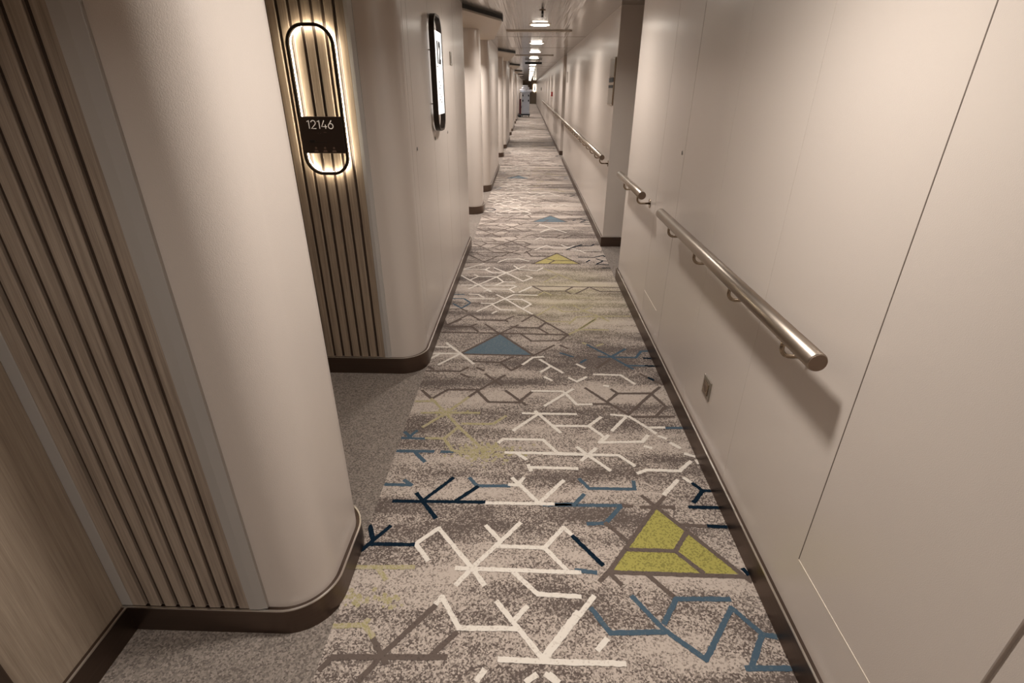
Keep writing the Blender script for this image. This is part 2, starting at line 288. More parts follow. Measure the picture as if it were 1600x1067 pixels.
SEGS=[('B',[(-0.605,1.895),(-0.415,1.896)]),('B',[(-0.501,1.89),(-0.443,1.822)]),('B',[(-0.594,1.669),(-0.471,1.668),(-0.506,1.697)]),('N',[(-0.524,1.572),(-0.154,1.578)]),('N',[(-0.438,1.619),(-0.338,1.488)]),('N',[(-0.407,1.576),(-0.299,1.718)]),('N',[(-0.268,1.584),(-0.189,1.667)]),('B',[(-0.228,1.72),(-0.19,1.673),(-0.054,1.677)]),('W',[(-0.055,1.685),(-0.022,1.683),(0.006,1.728)]),('W',[(-0.042,1.726),(0.07,1.579),(0.177,1.717)]),('W',[(-0.154,1.574),(0.128,1.577)]),('B',[(0.128,1.575),(0.22,1.58)]),('N',[(-0.604,1.44),(-0.553,1.367)]),('N',[(-0.589,1.32),(-0.556,1.361),(-0.505,1.438)]),('N',[(-0.553,1.351),(-0.398,1.353)]),('W',[(-0.333,1.287),(-0.39,1.357),(-0.317,1.435),(-0.172,1.257),(-0.124,1.192)]),('W',[(-0.226,1.255),(0.206,1.251)]),('W',[(-0.218,1.189),(-0.172,1.257),(-0.005,1.471)]),('W',[(-0.136,1.452),(-0.082,1.387)]),('W',[(-0.092,1.356),(0.086,1.354),(0.161,1.454),(0.196,1.412)]),('W',[(0.086,1.354),(0.161,1.259)]),('W',[(-0.024,1.243),(0.059,1.161),(0.198,1.156)]),('Y',[(-0.591,1.248),(-0.378,1.255)]),('Y',[(-0.501,1.246),(-0.463,1.203)]),('W',[(-0.274,1.116),(-0.259,1.141),(-0.191,1.033),(-0.015,1.037)]),('W',[(-0.076,1.127),(0.068,0.946),(0.184,1.099)]),('W',[(0.022,1.112),(-0.02,1.063)]),('W',[(-0.059,0.939),(0.178,0.936)]),('G',[(-0.276,1.11),(-0.405,0.948),(-0.454,0.867)]),('G',[(-0.45,0.991),(-0.392,0.919)]),('G',[(-0.578,0.894),(-0.553,0.931),(-0.219,0.941)]),('G',[(-0.271,0.936),(-0.196,1.017)]),('Y',[(-0.6,1.028),(-0.49,1.034),(-0.452,0.998)]),('Y',[(-0.49,1.034),(-0.481,1.052)]),('W',[(-0.119,0.878),(-0.102,0.906)]),('W',[(0.023,0.878),(0.048,0.898)]),('W',[(0.089,0.899),(0.111,0.881)]),('W',[(0.099,1.895),(0.443,1.894),(0.501,1.824)]),('W',[(0.256,1.948),(0.301,1.889),(0.388,1.79)]),('W',[(0.268,1.854),(0.343,1.943)]),('W',[(0.096,1.8),(0.243,1.797)]),('W',[(0.507,1.776),(0.55,1.799),(0.694,1.796),(0.761,1.863)]),('W',[(0.669,1.736),(0.592,1.647)]),('W',[(0.702,1.751),(0.73,1.718)]),('W',[(0.751,1.917),(0.797,1.899)]),('N',[(0.73,1.718),(0.759,1.674),(0.805,1.676)]),('N',[(0.759,1.674),(0.703,1.606)]),('N',[(0.677,1.578),(0.812,1.579)]),('N',[(0.722,1.48),(0.809,1.477)]),('B',[(0.247,1.729),(0.283,1.673),(0.474,1.675),(0.478,1.723)]),('B',[(0.09,1.571),(0.411,1.578)]),('B',[(0.257,1.636),(0.211,1.575)]),('B',[(0.402,1.574),(0.327,1.482),(0.258,1.476)]),('G',[(0.411,1.578),(0.446,1.576)]),('G',[(0.481,1.572),(0.615,1.576)]),('G',[(0.498,1.635),(0.54,1.579),(0.771,1.26),(0.798,1.233)]),('G',[(0.589,1.634),(0.54,1.576),(0.313,1.263),(0.273,1.219)]),('G',[(0.327,1.482),(0.394,1.398)]),('G',[(0.312,1.256),(0.798,1.252)]),('G',[(0.387,1.357),(0.563,1.355),(0.627,1.442)]),('G',[(0.563,1.355),(0.636,1.265)]),('G',[(0.613,1.483),(0.721,1.478)]),('G',[(0.311,1.25),(0.343,1.207)]),('G',[(0.435,1.256),(0.517,1.158)]),('N',[(0.783,1.283),(0.791,1.262)]),('N',[(0.194,1.412),(0.289,1.286)]),('B',[(0.194,1.26),(0.262,1.253)]),('W',[(0.244,1.157),(0.073,0.941)]),('W',[(0.073,0.937),(0.309,0.938)]),('W',[(0.267,1.01),(0.237,0.978)]),('W',[(0.078,0.899),(0.109,0.88)]),('B',[(0.517,1.158),(0.692,1.163)]),('B',[(0.517,1.158),(0.456,1.07)]),('B',[(0.372,1.161),(0.451,1.048),(0.553,0.958),(0.688,1.131),(0.752,1.043),(0.797,1.037)]),('B',[(0.752,1.043),(0.677,0.937)]),('B',[(0.664,0.936),(0.796,0.94)]),('B',[(0.232,1.113),(0.281,1.032),(0.449,1.041)]),('G',[(-0.634,3.4),(-0.556,3.293),(-0.464,3.406)]),('G',[(-0.577,3.287),(-0.378,3.287),(-0.348,3.328)]),('G',[(-0.378,3.287),(-0.321,3.204)]),('G',[(-0.606,3.188),(0.298,3.177)]),('G',[(-0.281,3.33),(-0.173,3.179),(-0.047,3.326)]),('G',[(-0.096,3.297),(0.097,3.278),(0.125,3.319)]),('G',[(0.097,3.278),(0.16,3.191)]),('G',[(-0.344,3.402),(-0.127,3.391)]),('G',[(0.116,3.428),(0.298,3.177),(0.239,3.083),(0.046,3.071),(-0.023,3.172)]),('G',[(-0.168,3.179),(-0.405,2.871)]),('G',[(-0.168,3.179),(0.06,2.863),(-0.405,2.867)]),('W',[(-0.59,2.963),(-0.487,2.96)]),('W',[(-0.517,3.022),(-0.406,2.875),(-0.309,2.742)]),('W',[(-0.594,2.869),(-0.405,2.871),(-0.522,2.724)]),('W',[(-0.583,2.802),(-0.542,2.856)]),('G',[(-0.326,2.771),(-0.147,2.767),(-0.068,2.841)]),('G',[(-0.147,2.767),(-0.077,2.667),(-0.008,2.743)]),('G',[(0.06,2.863),(0.195,3.014)]),('W',[(-0.008,2.743),(0.055,2.836),(0.119,2.848)]),('W',[(0.098,2.81),(0.163,2.729),(0.229,2.652)]),('W',[(0.163,2.729),(0.1,2.655)]),('W',[(0.121,2.597),(0.161,2.559)]),('G',[(-0.584,2.645),(-0.379,2.649),(-0.337,2.696)]),('G',[(-0.584,2.698),(-0.54,2.665)]),('G',[(-0.285,2.694),(-0.24,2.661)]),('G',[(-0.37,2.616),(-0.32,2.577)]),('G',[(-0.228,2.621),(-0.129,2.497)]),('G',[(-0.112,2.61),(-0.257,2.429),(-0.302,2.363)]),('G',[(-0.566,2.426),(-0.499,2.341),(-0.424,2.439),(-0.258,2.442)]),('G',[(-0.257,2.429),(-0.188,2.321),(-0.02,2.322)]),('G',[(-0.1,2.438),(0.013,2.298)]),('G',[(-0.02,2.334),(0.052,2.443)]),('Y',[(-0.302,2.363),(-0.4,2.21),(-0.498,2.084)]),('Y',[(-0.499,2.341),(-0.4,2.21),(-0.32,2.09),(-0.181,1.911)]),('Y',[(-0.529,2.206),(-0.23,2.216)]),('Y',[(-0.609,2.314),(-0.474,2.318)]),('Y',[(-0.307,2.117),(-0.15,2.12),(-0.091,2.193)]),('Y',[(-0.32,2.09),(-0.38,1.993),(-0.467,1.994)]),('Y',[(-0.38,1.993),(-0.327,1.906),(-0.237,1.884)]),('W',[(0.048,2.44),(0.221,2.442)]),('W',[(0.275,2.467),(0.113,2.294)]),('W',[(-0.002,2.22),(0.273,2.222)]),('W',[(0.063,2.241),(0.183,2.062)]),('W',[(0.074,2.213),(-0.047,2.071)]),('W',[(-0.115,1.972),(-0.094,1.999),(0.097,2.0),(0.16,1.906)]),('W',[(-0.079,1.898),(0.247,1.901)]),('W',[(-0.032,1.899),(0.016,1.854)]),('W',[(0.03,1.798),(0.238,1.798)]),('W',[(0.026,1.814),(0.037,1.777)]),('B',[(-0.584,1.992),(-0.47,1.99)]),('B',[(-0.579,2.04),(-0.548,2.003),(-0.523,2.051)]),('B',[(-0.601,1.891),(-0.416,1.894)]),('B',[(-0.376,1.895),(-0.325,1.895)]),('Y',[(0.139,3.395),(0.342,3.395)]),('Y',[(0.516,3.443),(0.386,3.263),(0.305,3.184)]),('Y',[(0.354,3.262),(0.582,3.263)]),('G',[(0.236,3.016),(0.279,2.968)]),('Y',[(0.389,3.056),(0.412,3.029)]),('B',[(0.412,3.029),(0.547,2.864),(0.656,2.712)]),('B',[(0.547,2.864),(0.653,2.975)]),('B',[(0.468,2.861),(0.702,2.859),(0.748,2.946),(0.794,2.952)]),('N',[(0.749,2.852),(0.803,2.852)]),('B',[(0.616,2.755),(0.739,2.754)]),('N',[(0.739,2.754),(0.805,2.752)]),('G',[(0.532,2.826),(0.441,2.716)]),('Y',[(0.476,3.013),(0.516,3.042)]),('B',[(0.23,2.905),(0.306,2.855)]),('B',[(0.348,2.779),(0.384,2.821)]),('W',[(0.322,2.758),(0.366,2.713)]),('W',[(0.413,2.638),(0.569,2.634),(0.633,2.536)]),('W',[(0.263,2.593),(0.305,2.55),(0.364,2.605)]),('W',[(0.456,2.512),(0.478,2.505)]),('G',[(0.687,2.653),(0.792,2.533)]),('N',[(0.728,2.609),(0.75,2.583)]),('G',[(0.347,2.483),(0.454,2.336),(0.544,2.226)]),('G',[(0.456,2.351),(0.519,2.432),(0.491,2.475)]),('G',[(0.519,2.432),(0.71,2.439),(0.768,2.507)]),('G',[(0.71,2.439),(0.544,2.229)]),('G',[(0.361,2.32),(0.461,2.324)]),('G',[(0.708,2.43),(0.756,2.309),(0.687,2.22)]),('G',[(0.549,2.208),(0.774,2.216)]),('W',[(0.226,2.43),(0.285,2.31),(0.364,2.317)]),('W',[(0.455,2.223),(0.533,2.212),(0.439,2.084)]),('W',[(0.545,2.208),(0.617,2.116),(0.703,2.119)]),('B',[(0.71,2.116),(0.804,2.12)]),('W',[(0.617,2.116),(0.65,2.072)]),('W',[(0.66,2.047),(0.69,2.03)]),('W',[(0.704,1.996),(0.739,1.96)]),('W',[(0.753,1.918),(0.794,1.899)]),('W',[(0.793,1.872),(0.804,1.85)]),('W',[(0.152,2.116),(0.327,2.119),(0.399,2.199)]),('W',[(0.327,2.119),(0.393,2.032),(0.365,1.988),(0.572,2.001),(0.608,2.052)]),('W',[(0.414,2.045),(0.382,2.001)]),('W',[(0.576,1.966),(0.603,1.955)]),('W',[(-0.582,4.551),(-0.374,4.551),(-0.303,4.462),(-0.175,4.467)]),('W',[(-0.374,4.559),(-0.339,4.61)]),('W',[(-0.299,4.612),(-0.175,4.467),(-0.02,4.247),(0.06,4.342),(0.004,4.397)]),('W',[(-0.476,4.038),(-0.403,4.143),(-0.175,4.467),(-0.004,4.679)]),('W',[(-0.588,4.384),(-0.403,4.143),(-0.284,3.98)]),('W',[(-0.464,4.405),(-0.422,4.36),(-0.482,4.265)]),('W',[(-0.421,4.353),(-0.259,4.356),(-0.19,4.222),(-0.253,4.142)]),('W',[(-0.19,4.222),(-0.092,4.219)]),('W',[(-0.546,4.127),(-0.09,4.138)]),('W',[(-0.11,4.675),(-0.062,4.572),(0.107,4.538),(0.161,4.623)]),('W',[(-0.57,4.56),(-0.401,4.736)]),('W',[(-0.269,4.777),(-0.191,4.879),(-0.067,4.898),(0.029,4.825)]),('W',[(-0.347,4.043),(-0.135,4.042),(-0.092,3.971)]),('W',[(-0.135,4.042),(-0.078,4.115)]),('W',[(-0.343,3.994),(-0.286,4.013)]),('W',[(-0.052,3.973),(0.053,4.11)]),('W',[(-0.458,3.915),(-0.383,3.912),(-0.332,3.846)]),('W',[(-0.442,3.817),(-0.245,3.819)]),('W',[(-0.234,3.912),(-0.162,3.828),(-0.019,3.616),(0.055,3.525)]),('W',[(0.098,3.912),(-0.097,3.917),(-0.162,3.828),(-0.362,3.557)]),('W',[(-0.161,3.813),(-0.027,3.818),(0.046,3.718),(-0.019,3.616)]),('W',[(-0.254,3.692),(-0.184,3.596),(-0.072,3.592)]),('W',[(-0.344,3.723),(-0.245,3.721)]),('W',[(-0.214,3.568),(-0.244,3.527)]),('Y',[(0.161,4.623),(0.284,4.458),(0.467,4.231)]),('Y',[(0.281,4.408),(0.163,4.236)]),('Y',[(-0.051,3.909),(0.098,3.906),(0.157,3.997),(0.212,3.929)]),('Y',[(0.091,3.5),(0.219,3.681),(0.283,3.582),(0.443,3.593)]),('Y',[(0.378,3.707),(0.444,3.607),(0.548,3.504),(0.608,3.418)]),('Y',[(0.516,3.684),(0.444,3.607)]),('Y',[(0.32,3.358),(0.381,3.485),(0.548,3.504),(0.35,3.23)]),('Y',[(0.382,3.265),(0.558,3.267)]),('Y',[(0.465,3.501),(0.777,3.513)]),('G',[(0.059,4.127),(0.146,4.013),(0.332,4.021),(0.397,4.113)]),('G',[(0.065,4.127),(0.789,4.122)]),('G',[(0.332,4.021),(0.374,3.958)]),('G',[(0.54,4.119),(0.414,3.959)]),('G',[(0.551,4.112),(0.622,4.016),(0.797,4.022)]),('G',[(-0.558,3.301),(-0.419,3.494)]),('G',[(-0.409,3.494),(-0.328,3.402),(-0.144,3.409),(-0.08,3.481)]),('G',[(-0.144,3.409),(-0.123,3.378)]),('G',[(-0.054,3.5),(0.06,3.504),(0.298,3.176)]),('G',[(0.06,3.504),(-0.022,3.382)]),('G',[(-0.59,3.348),(-0.545,3.277),(-0.382,3.284),(-0.346,3.328)]),('G',[(-0.09,3.283),(0.098,3.283),(0.155,3.376)]),('G',[(-0.601,5.091),(0.373,5.107)]),('G',[(-0.579,5.018),(-0.405,4.784),(-0.28,4.983)]),('G',[(-0.593,4.763),(0.07,4.769)]),('G',[(-0.514,5.085),(-0.42,4.977),(-0.237,4.975),(-0.171,5.099)]),('G',[(-0.323,5.245),(-0.056,5.04)]),('G',[(0.001,5.166),(0.058,4.983),(0.226,4.994)]),('G',[(0.316,5.105),(0.07,4.747)]),('G',[(0.316,5.105),(0.514,4.765)]),('G',[(0.056,4.746),(0.527,4.757)]),('G',[(0.209,4.909),(0.283,4.858),(0.468,4.865)]),('G',[(0.283,4.858),(0.225,4.762)]),('N',[(0.424,5.235),(0.604,5.445)]),('N',[(0.554,5.389),(0.697,5.395),(0.733,5.451)]),('N',[(0.526,4.979),(0.686,4.976),(0.779,5.051),(0.822,5.005)]),('N',[(0.695,4.93),(0.755,4.864),(0.822,4.853)]),('N',[(0.755,4.864),(0.674,4.75)]),('N',[(0.587,4.821),(0.627,4.881)]),('N',[(0.688,4.759),(0.813,4.743)]),('N',[(0.72,4.645),(0.811,4.641)]),('B',[(-0.616,3.816),(-0.486,3.815),(-0.427,3.728),(-0.486,3.618),(-0.562,3.709)]),('G',[(-0.585,3.595),(-0.484,3.607),(-0.436,3.56)]),('B',[(-0.594,3.904),(-0.497,3.908)]),('G',[(-0.427,3.728),(-0.344,3.723)])]
TRIS=[('T',[(0.54,1.564),(0.761,1.263),(0.319,1.26)]),('U',[(-0.168,3.174),(0.055,2.867),(-0.405,2.867)]),('O',[(0.315,5.095),(0.512,4.769),(0.077,4.751)])]
BLOBS=[(-0.166,1.9),(-0.205,1.9),(-0.55,1.128),(-0.451,1.127),(-0.4,2.21)]
# ------------------------------------------------------------------ lamps (recessed downlights of the corridor)
def make_lamp(label):
    t = thing('ceiling_light', label, 'light', (0, 0, 0), 'recessed round downlights along the corridor ceiling')
    bm = bmesh.new()
    o_ = [(math.cos(2*math.pi*k/40), math.sin(2*math.pi*k/40)) for k in range(40)]
    prof = [(.128, 0), (.128, -.006), (.112, -.010), (.108, -.002)]
    rg = [[bm.verts.new((x*r, y*r, z)) for x, y in o_] for r, z in prof]
    for a, b in zip(rg, rg[1:]):
        for k in range(40): bm.faces.new((a[k], a[(k+1) % 40], b[(k+1) % 40], b[k])).smooth = True
    obj('trim_ring', bm, M['lamp_ring'], t)
    bm = bmesh.new(); dome = [[bm.verts.new((x*r, y*r, z)) for x, y in o_] for r, z in ((.108, -.004), (.104, -.011), (.085, -.0155), (.05, -.017), (.001, -.0175))]
    for a, b in zip(dome, dome[1:]):
        for k in range(40): bm.faces.new((a[k], a[(k+1) % 40], b[(k+1) % 40], b[k])).smooth = True
    obj('diffuser', bm, M['lamp'], t)
    return t
def add_area(y, x=LAMP_X, e=LAMP_W, r=.085, z=CEIL-.019, spread=148):
    ld = bpy.data.lights.new('downlight_beam', 'AREA'); ld.shape = 'DISK'; ld.size = 2*r; ld.energy = e
    ld.color = (1.0, .965, .93); ld.spread = math.radians(spread)
    o = bpy.data.objects.new('downlight_beam', ld); C.objects.link(o); o.location = (x, y, z); return o
def copy_tree(o, parent=None):
    c = o.copy(); C.objects.link(c)
    if parent: c.parent = parent
    for ch in o.children: copy_tree(ch, c)
    return c
lamp0 = make_lamp('nearest round recessed ceiling light seen above the far corridor')
first = True
VISLAB = {6.95: 'large nearest glowing round downlight in the corridor ceiling, before the first long vent slot',
          9.7: 'second glowing round downlight from the viewer, just past the first long vent slot',
          12.0: 'third glowing round downlight from the viewer, in front of the second vent slot',
          14.4: 'fourth glowing round downlight from the viewer, just before the dark hanging bar'}
for y in LAMP_Y:
    if y > 6:
        o = lamp0 if first else copy_tree(lamp0); first = False
        o.location = (LAMP_X, y, CEIL)
        o['label'] = VISLAB.get(y, 'tiny glowing round downlight in the far row beyond the dark hanging bar')
    add_area(y)
for y in (-1.5, 1.25, 4.1):
    o = copy_tree(lamp0); o.location = (LAMP_X, y, CEIL); o['label'] = 'round recessed downlight overhead, above the top edge of the picture'
# ------------------------------------------------------------------ setting
YB, YE = -5.0, 60.0
XL, XR, XA = -0.597, 0.812, -1.21       # left wall face, right wall face, alcove back
bm = bmesh.new(); box(bm, -1.4, 2.2, YB, YE+.2, -.1, 0); struct('floor', bm, M['floor'])
bm = bmesh.new()
box(bm, -1.4, 2.2, YB, YE+.2, CEIL, CEIL+.1)
struct('ceiling', bm, M['ceil'])
k = 0
for y in [5.0, 8.6, 10.9, 16.9, 19.9, 23, 26, 29]:
    bm = bmesh.new(); box(bm, -.6, XR, y-.0012, y+.0012, CEIL-.0012, CEIL+.002); struct('trim_%d' % (k+1), bm, M['seam']); k += 1
bm = bmesh.new(); box(bm, -1.4, 2.2, YB-.1, YB, 0, CEIL+.1); struct('wall_back', bm, M['vinyl'])
bm = bmesh.new(); box(bm, -1.4, 2.2, YE, YE+.1, 0, CEIL+.1); struct('wall_front', bm, M['woodwall'])
# left: alcove back wall in wood veneer with a stateroom door by the camera
bm = bmesh.new(); box(bm, XA-.12, XA, .70, YE, 0, CEIL); box(bm, XA-.12, XA, YB, -.35, 0, CEIL); box(bm, XA-.12, XA, -.35, .70, 2.05, CEIL)
struct('wall_left', bm, M['woodwall'])
d = bpy.data.objects.new('door_1', None); C.objects.link(d); tag(d, kind='structure')
bm = bmesh.new(); box(bm, XA-.10, XA-.05, -.33, .68, .01, 2.03, bev=.003); obj('door_leaf', bm, M['doorwood'], d)
bm = bmesh.new()
for y0, y1 in ((-.35, -.33), (.68, .70)): box(bm, XA-.10, XA+.004, y0, y1, 0, 2.05)
box(bm, XA-.10, XA+.004, -.35, .70, 2.03, 2.05); obj('door_frame', bm, M['slat_gap'], d)
bm = bmesh.new(); disc(bm, (XA-.05, .60, 1.0), .022, (1, 0, 0), .03); tube(bm, [(XA-.015, .60, 1.0), (XA-.015, .48, 1.0)], .009, 12); obj('door_handle', bm, M['chrome'], d)

def base_strip(name, path, parent=None, top=.105, th=.017):
    bm = bmesh.new(); ribbon(bm, path, .0, th, 0, top-.004, 0); ribbon(bm, path, th-.0045, th+.0012, top-.004, top, 1)
    o = struct(name, bm, [M['base'], M['chrome']]); return o
def notch(y, wd=.003, dp=.004, x=XL, s=1):
    return [(x, y-wd/2), (x-s*dp, y-wd/2), (x-s*dp, y+wd/2), (x, y+wd/2)]
def slat_panel(y0, x0, x1, tx, n, label, mat=None, pitch=None, top=CEIL-.002):
    """fluted boards on a dark backing; tx = far edge of the metal trim"""
    t = thing('slatted_wall_panel', label, 'wall panel', ((x0+x1)/2, y0, .105)); cx = (x0+x1)/2
    z0 = .002; z1 = top-.105
    bm = bmesh.new(); box(bm, x0-cx, x1-cx, -.003, -.0005, z0, z1); obj('dark_backing', bm, M['slat_gap'], t)
    bm = bmesh.new(); p = (x1-x0)/n; g = p*.27
    for i in range(n):
        a = x0-cx+i*p+g; b = a+p-g
        extrude_poly(bm, rounded([(a, -.003), (a, -.012), (b, -.012), (b, -.003)], [0, .003, .003, 0], 3), z0, z1)
    obj('slat_boards', bm, mat or M['slat'], t)
    bm = bmesh.new(); extrude_poly(bm, [(x1-cx, -.0005), (x1-cx, -.015), (x1-cx+(tx-x1)*.5, -.015), (tx-cx, -.010), (tx-cx, -.0005)], z0, z1)
    obj('metal_trim', bm, M['trim'], t); tag(t.children[-1], 'grey metal edge strip')
    return t
pier_faces = [1.018, 6.88, 13.15, 19.6, 26.3, 32.8, 39.2, 45.4, 51.6]
wall_spans = [(2.63, 5.36), (8.53, 11.2), (15.16, 17.9), (21.4, 24.4), (28.1, 31.0), (34.6, 37.4), (41.0, 43.8), (47.2, 50.0), (53.4, 56.0)]
def left_block(y0, y1, r0, r1, seams=(), bn='baseboard_left'):
    base = rounded([(XA, y0), (XL, y0), (XL, y1), (XA, y1)], [0, r0, r1, 0])
    pts = []
    for p, q in zip(base, base[1:]):
        pts.append(p)
        if abs(p[0]-XL) < 1e-5 and abs(q[0]-XL) < 1e-5 and q[1]-p[1] > .05:
            for (y, wd, dp) in seams: pts += notch(y, wd, dp)
    pts.append(base[-1])
    bm = bmesh.new(); extrude_poly(bm, pts, 0, CEIL); o = struct('wall_left', bm, M['vinyl']); autosmooth(o, 30)
    b = base_strip(bn, base); autosmooth(b, 35)
for i, y in enumerate(pier_faces):
    left_block(y, y+.44, .135, .13)
for i, (a, b) in enumerate(wall_spans):
    if i == 0: left_block(a, b, .135, .02, [(2.80, .004, .005), (2.90, .003, .004), (3.50, .003, .003), (4.06, .003, .003), (4.62, .004, .006), (5.2, .004, .006)])
    else: left_block(a, b, .135, .02, [(a+.3, .003, .003), (a+1.4, .003, .003)] if i < 4 else [])
left_block(-4.0, -1.0, .1, .1)
base_strip('baseboard_left', [(XA, 1.003), (XA, .70)][::-1])
slat_panel(1.018, -1.135, -.815, -.762, 7, 'large taupe wooden slatted panel on the nearest column, at the left of the picture')
t = bpy.data.objects['slatted_wall_panel']
bm = bmesh.new(); box(bm, -1.175-t.location.x, -1.136-t.location.x, -.012, -.0005, .002, CEIL-.107); obj('side_board', bm, M['slat'], t)
bm = bmesh.new(); box(bm, -1.209-t.location.x, -1.1755-t.location.x, -.013, -.0005, .002, CEIL-.107, bev=.002); obj('corner_strip', bm, M['trim'], t)
slat_panel(2.63, -1.165, -.81, -.775, 7, 'shaded brown slatted wooden panel behind the glowing cabin number sign', M['slat2'])
for i in range(1, 4):
    slat_panel(pier_faces[i], -1.165, -.81, -.775, 7, 'slatted wooden panel on the %s column along the left wall' % ('second', 'third', 'fourth')[i-1])
# trapezoid soffits over the alcoves
def soffit(n, ya, yb):
    pr = -.30
    pts = [(XA, ya), (XL-.0, ya), (pr, ya+.85), (pr, ya+1.05), (-.50, yb-.1), (XL, yb), (XA, yb)]
    bm = bmesh.new(); extrude_poly(bm, pts, 2.135, 2.172)
    struct('trim_%d' % n, bm, M['soffit'])
    bm = bmesh.new(); q = [(XA, ya), (XL, ya), (pr+.004, ya+.85)]
    ribbon(bm, [(XL-.02, ya-.006), (XL, ya-.006), (pr+.01, ya+.84), (pr+.01, ya+1.06)], -.002, .006, 2.150, CEIL)
    struct('trim_%d' % (n+20), bm, M['black'])
    return pts
sof = [(-1.0, 2.63)]+[(wall_spans[i][1]-.01, wall_spans[i+1][0] if i+1 < len(wall_spans) else YE) for i in range(0, 8)]
for i, (a, b) in enumerate(sof): soffit(20+i, a, b)
# alcove downlights (small, recessed into the soffits of the farther alcoves)
small = None
for i, (a, b) in enumerate(sof[1:6]):
    for j, yy in enumerate((pier_faces[i+1]-.65, pier_faces[i+1]+1.15)):
        add_area(yy, -.82, 20, .04, 2.128, 120)
        if i < 1:
            bm = bmesh.new(); disc(bm, (0, 0, -.004), .045, (0, 0, 1), .004, 24)
            o = obj('alcove_light', bm, M['lamp'], None, (-.82, yy, 2.135)); tag(o, 'small round light under the soffit %s the second column' % ('before', 'after')[j], 'light')
add_area(.15, -.72, 4.5, .04, 2.128, 120)
bm = bmesh.new(); disc(bm, (0, 0, -.004), .045, (0, 0, 1), .004, 24)
o = obj('alcove_light', bm, M['lamp'], None, (-.72, .15, 2.135)); tag(o, 'small round light overhead in the nearest alcove, above the top edge of the picture', 'light')
# right wall
def right_block(y0, y1, seams=(), depth=1.2):
    pts = [(XR, y0)]
    for (y, wd, dp) in sorted(seams): pts += [(XR, y-wd/2), (XR+dp, y-wd/2), (XR+dp, y+wd/2), (XR, y+wd/2)]
    pts += [(XR, y1), (XR+depth, y1), (XR+depth, y0)]
    bm = bmesh.new(); extrude_poly(bm, pts, 0, CEIL); struct('wall_right', bm, M['vinyl'])
    base_strip('baseboard_right', [(XR+depth, y1), (XR, y1), (XR, y0), (XR+depth, y0)])
right_block(YB, 4.34, [(.56, .012, .012), (2.83, .005, .006), (3.31, .003, .003), (1.64, .0012, .001), (2.23, .0012, .001)])
right_block(5.41, 12.6, [(8.2, .004, .004), (10.6, .004, .004)])
right_block(13.7, YE, [(16.1, .004, .004), (18.4, .004, .004), (21.6, .03, .01), (22.6, .03, .01), (25.4, .03, .01)])
bm = bmesh.new(); box(bm, XR+1.1, XR+1.2, 4.34, 5.41, 0, CEIL); struct('wall_right', bm, M['vinyl'])
bm = bmesh.new(); box(bm, XR+1.1, XR+1.2, 12.6, 13.7, 0, CEIL); struct('wall_right', bm, M['vinyl'])
bm = bmesh.new(); box(bm, XR-.0006, XR+.001, 1.0825, 1.0855, .288, CEIL); struct('trim_50', bm, M['seam'])
bm = bmesh.new(); box(bm, XR-.0012, XR+.001, .56, 1.084, .286, .2885); struct('trim_51', bm, M['seam_light'])
bm = bmesh.new(); box(bm, XR-.0012, XR+.001, 2.95, 3.31, .286, .2885); struct('trim_52', bm, M['seam_light'])
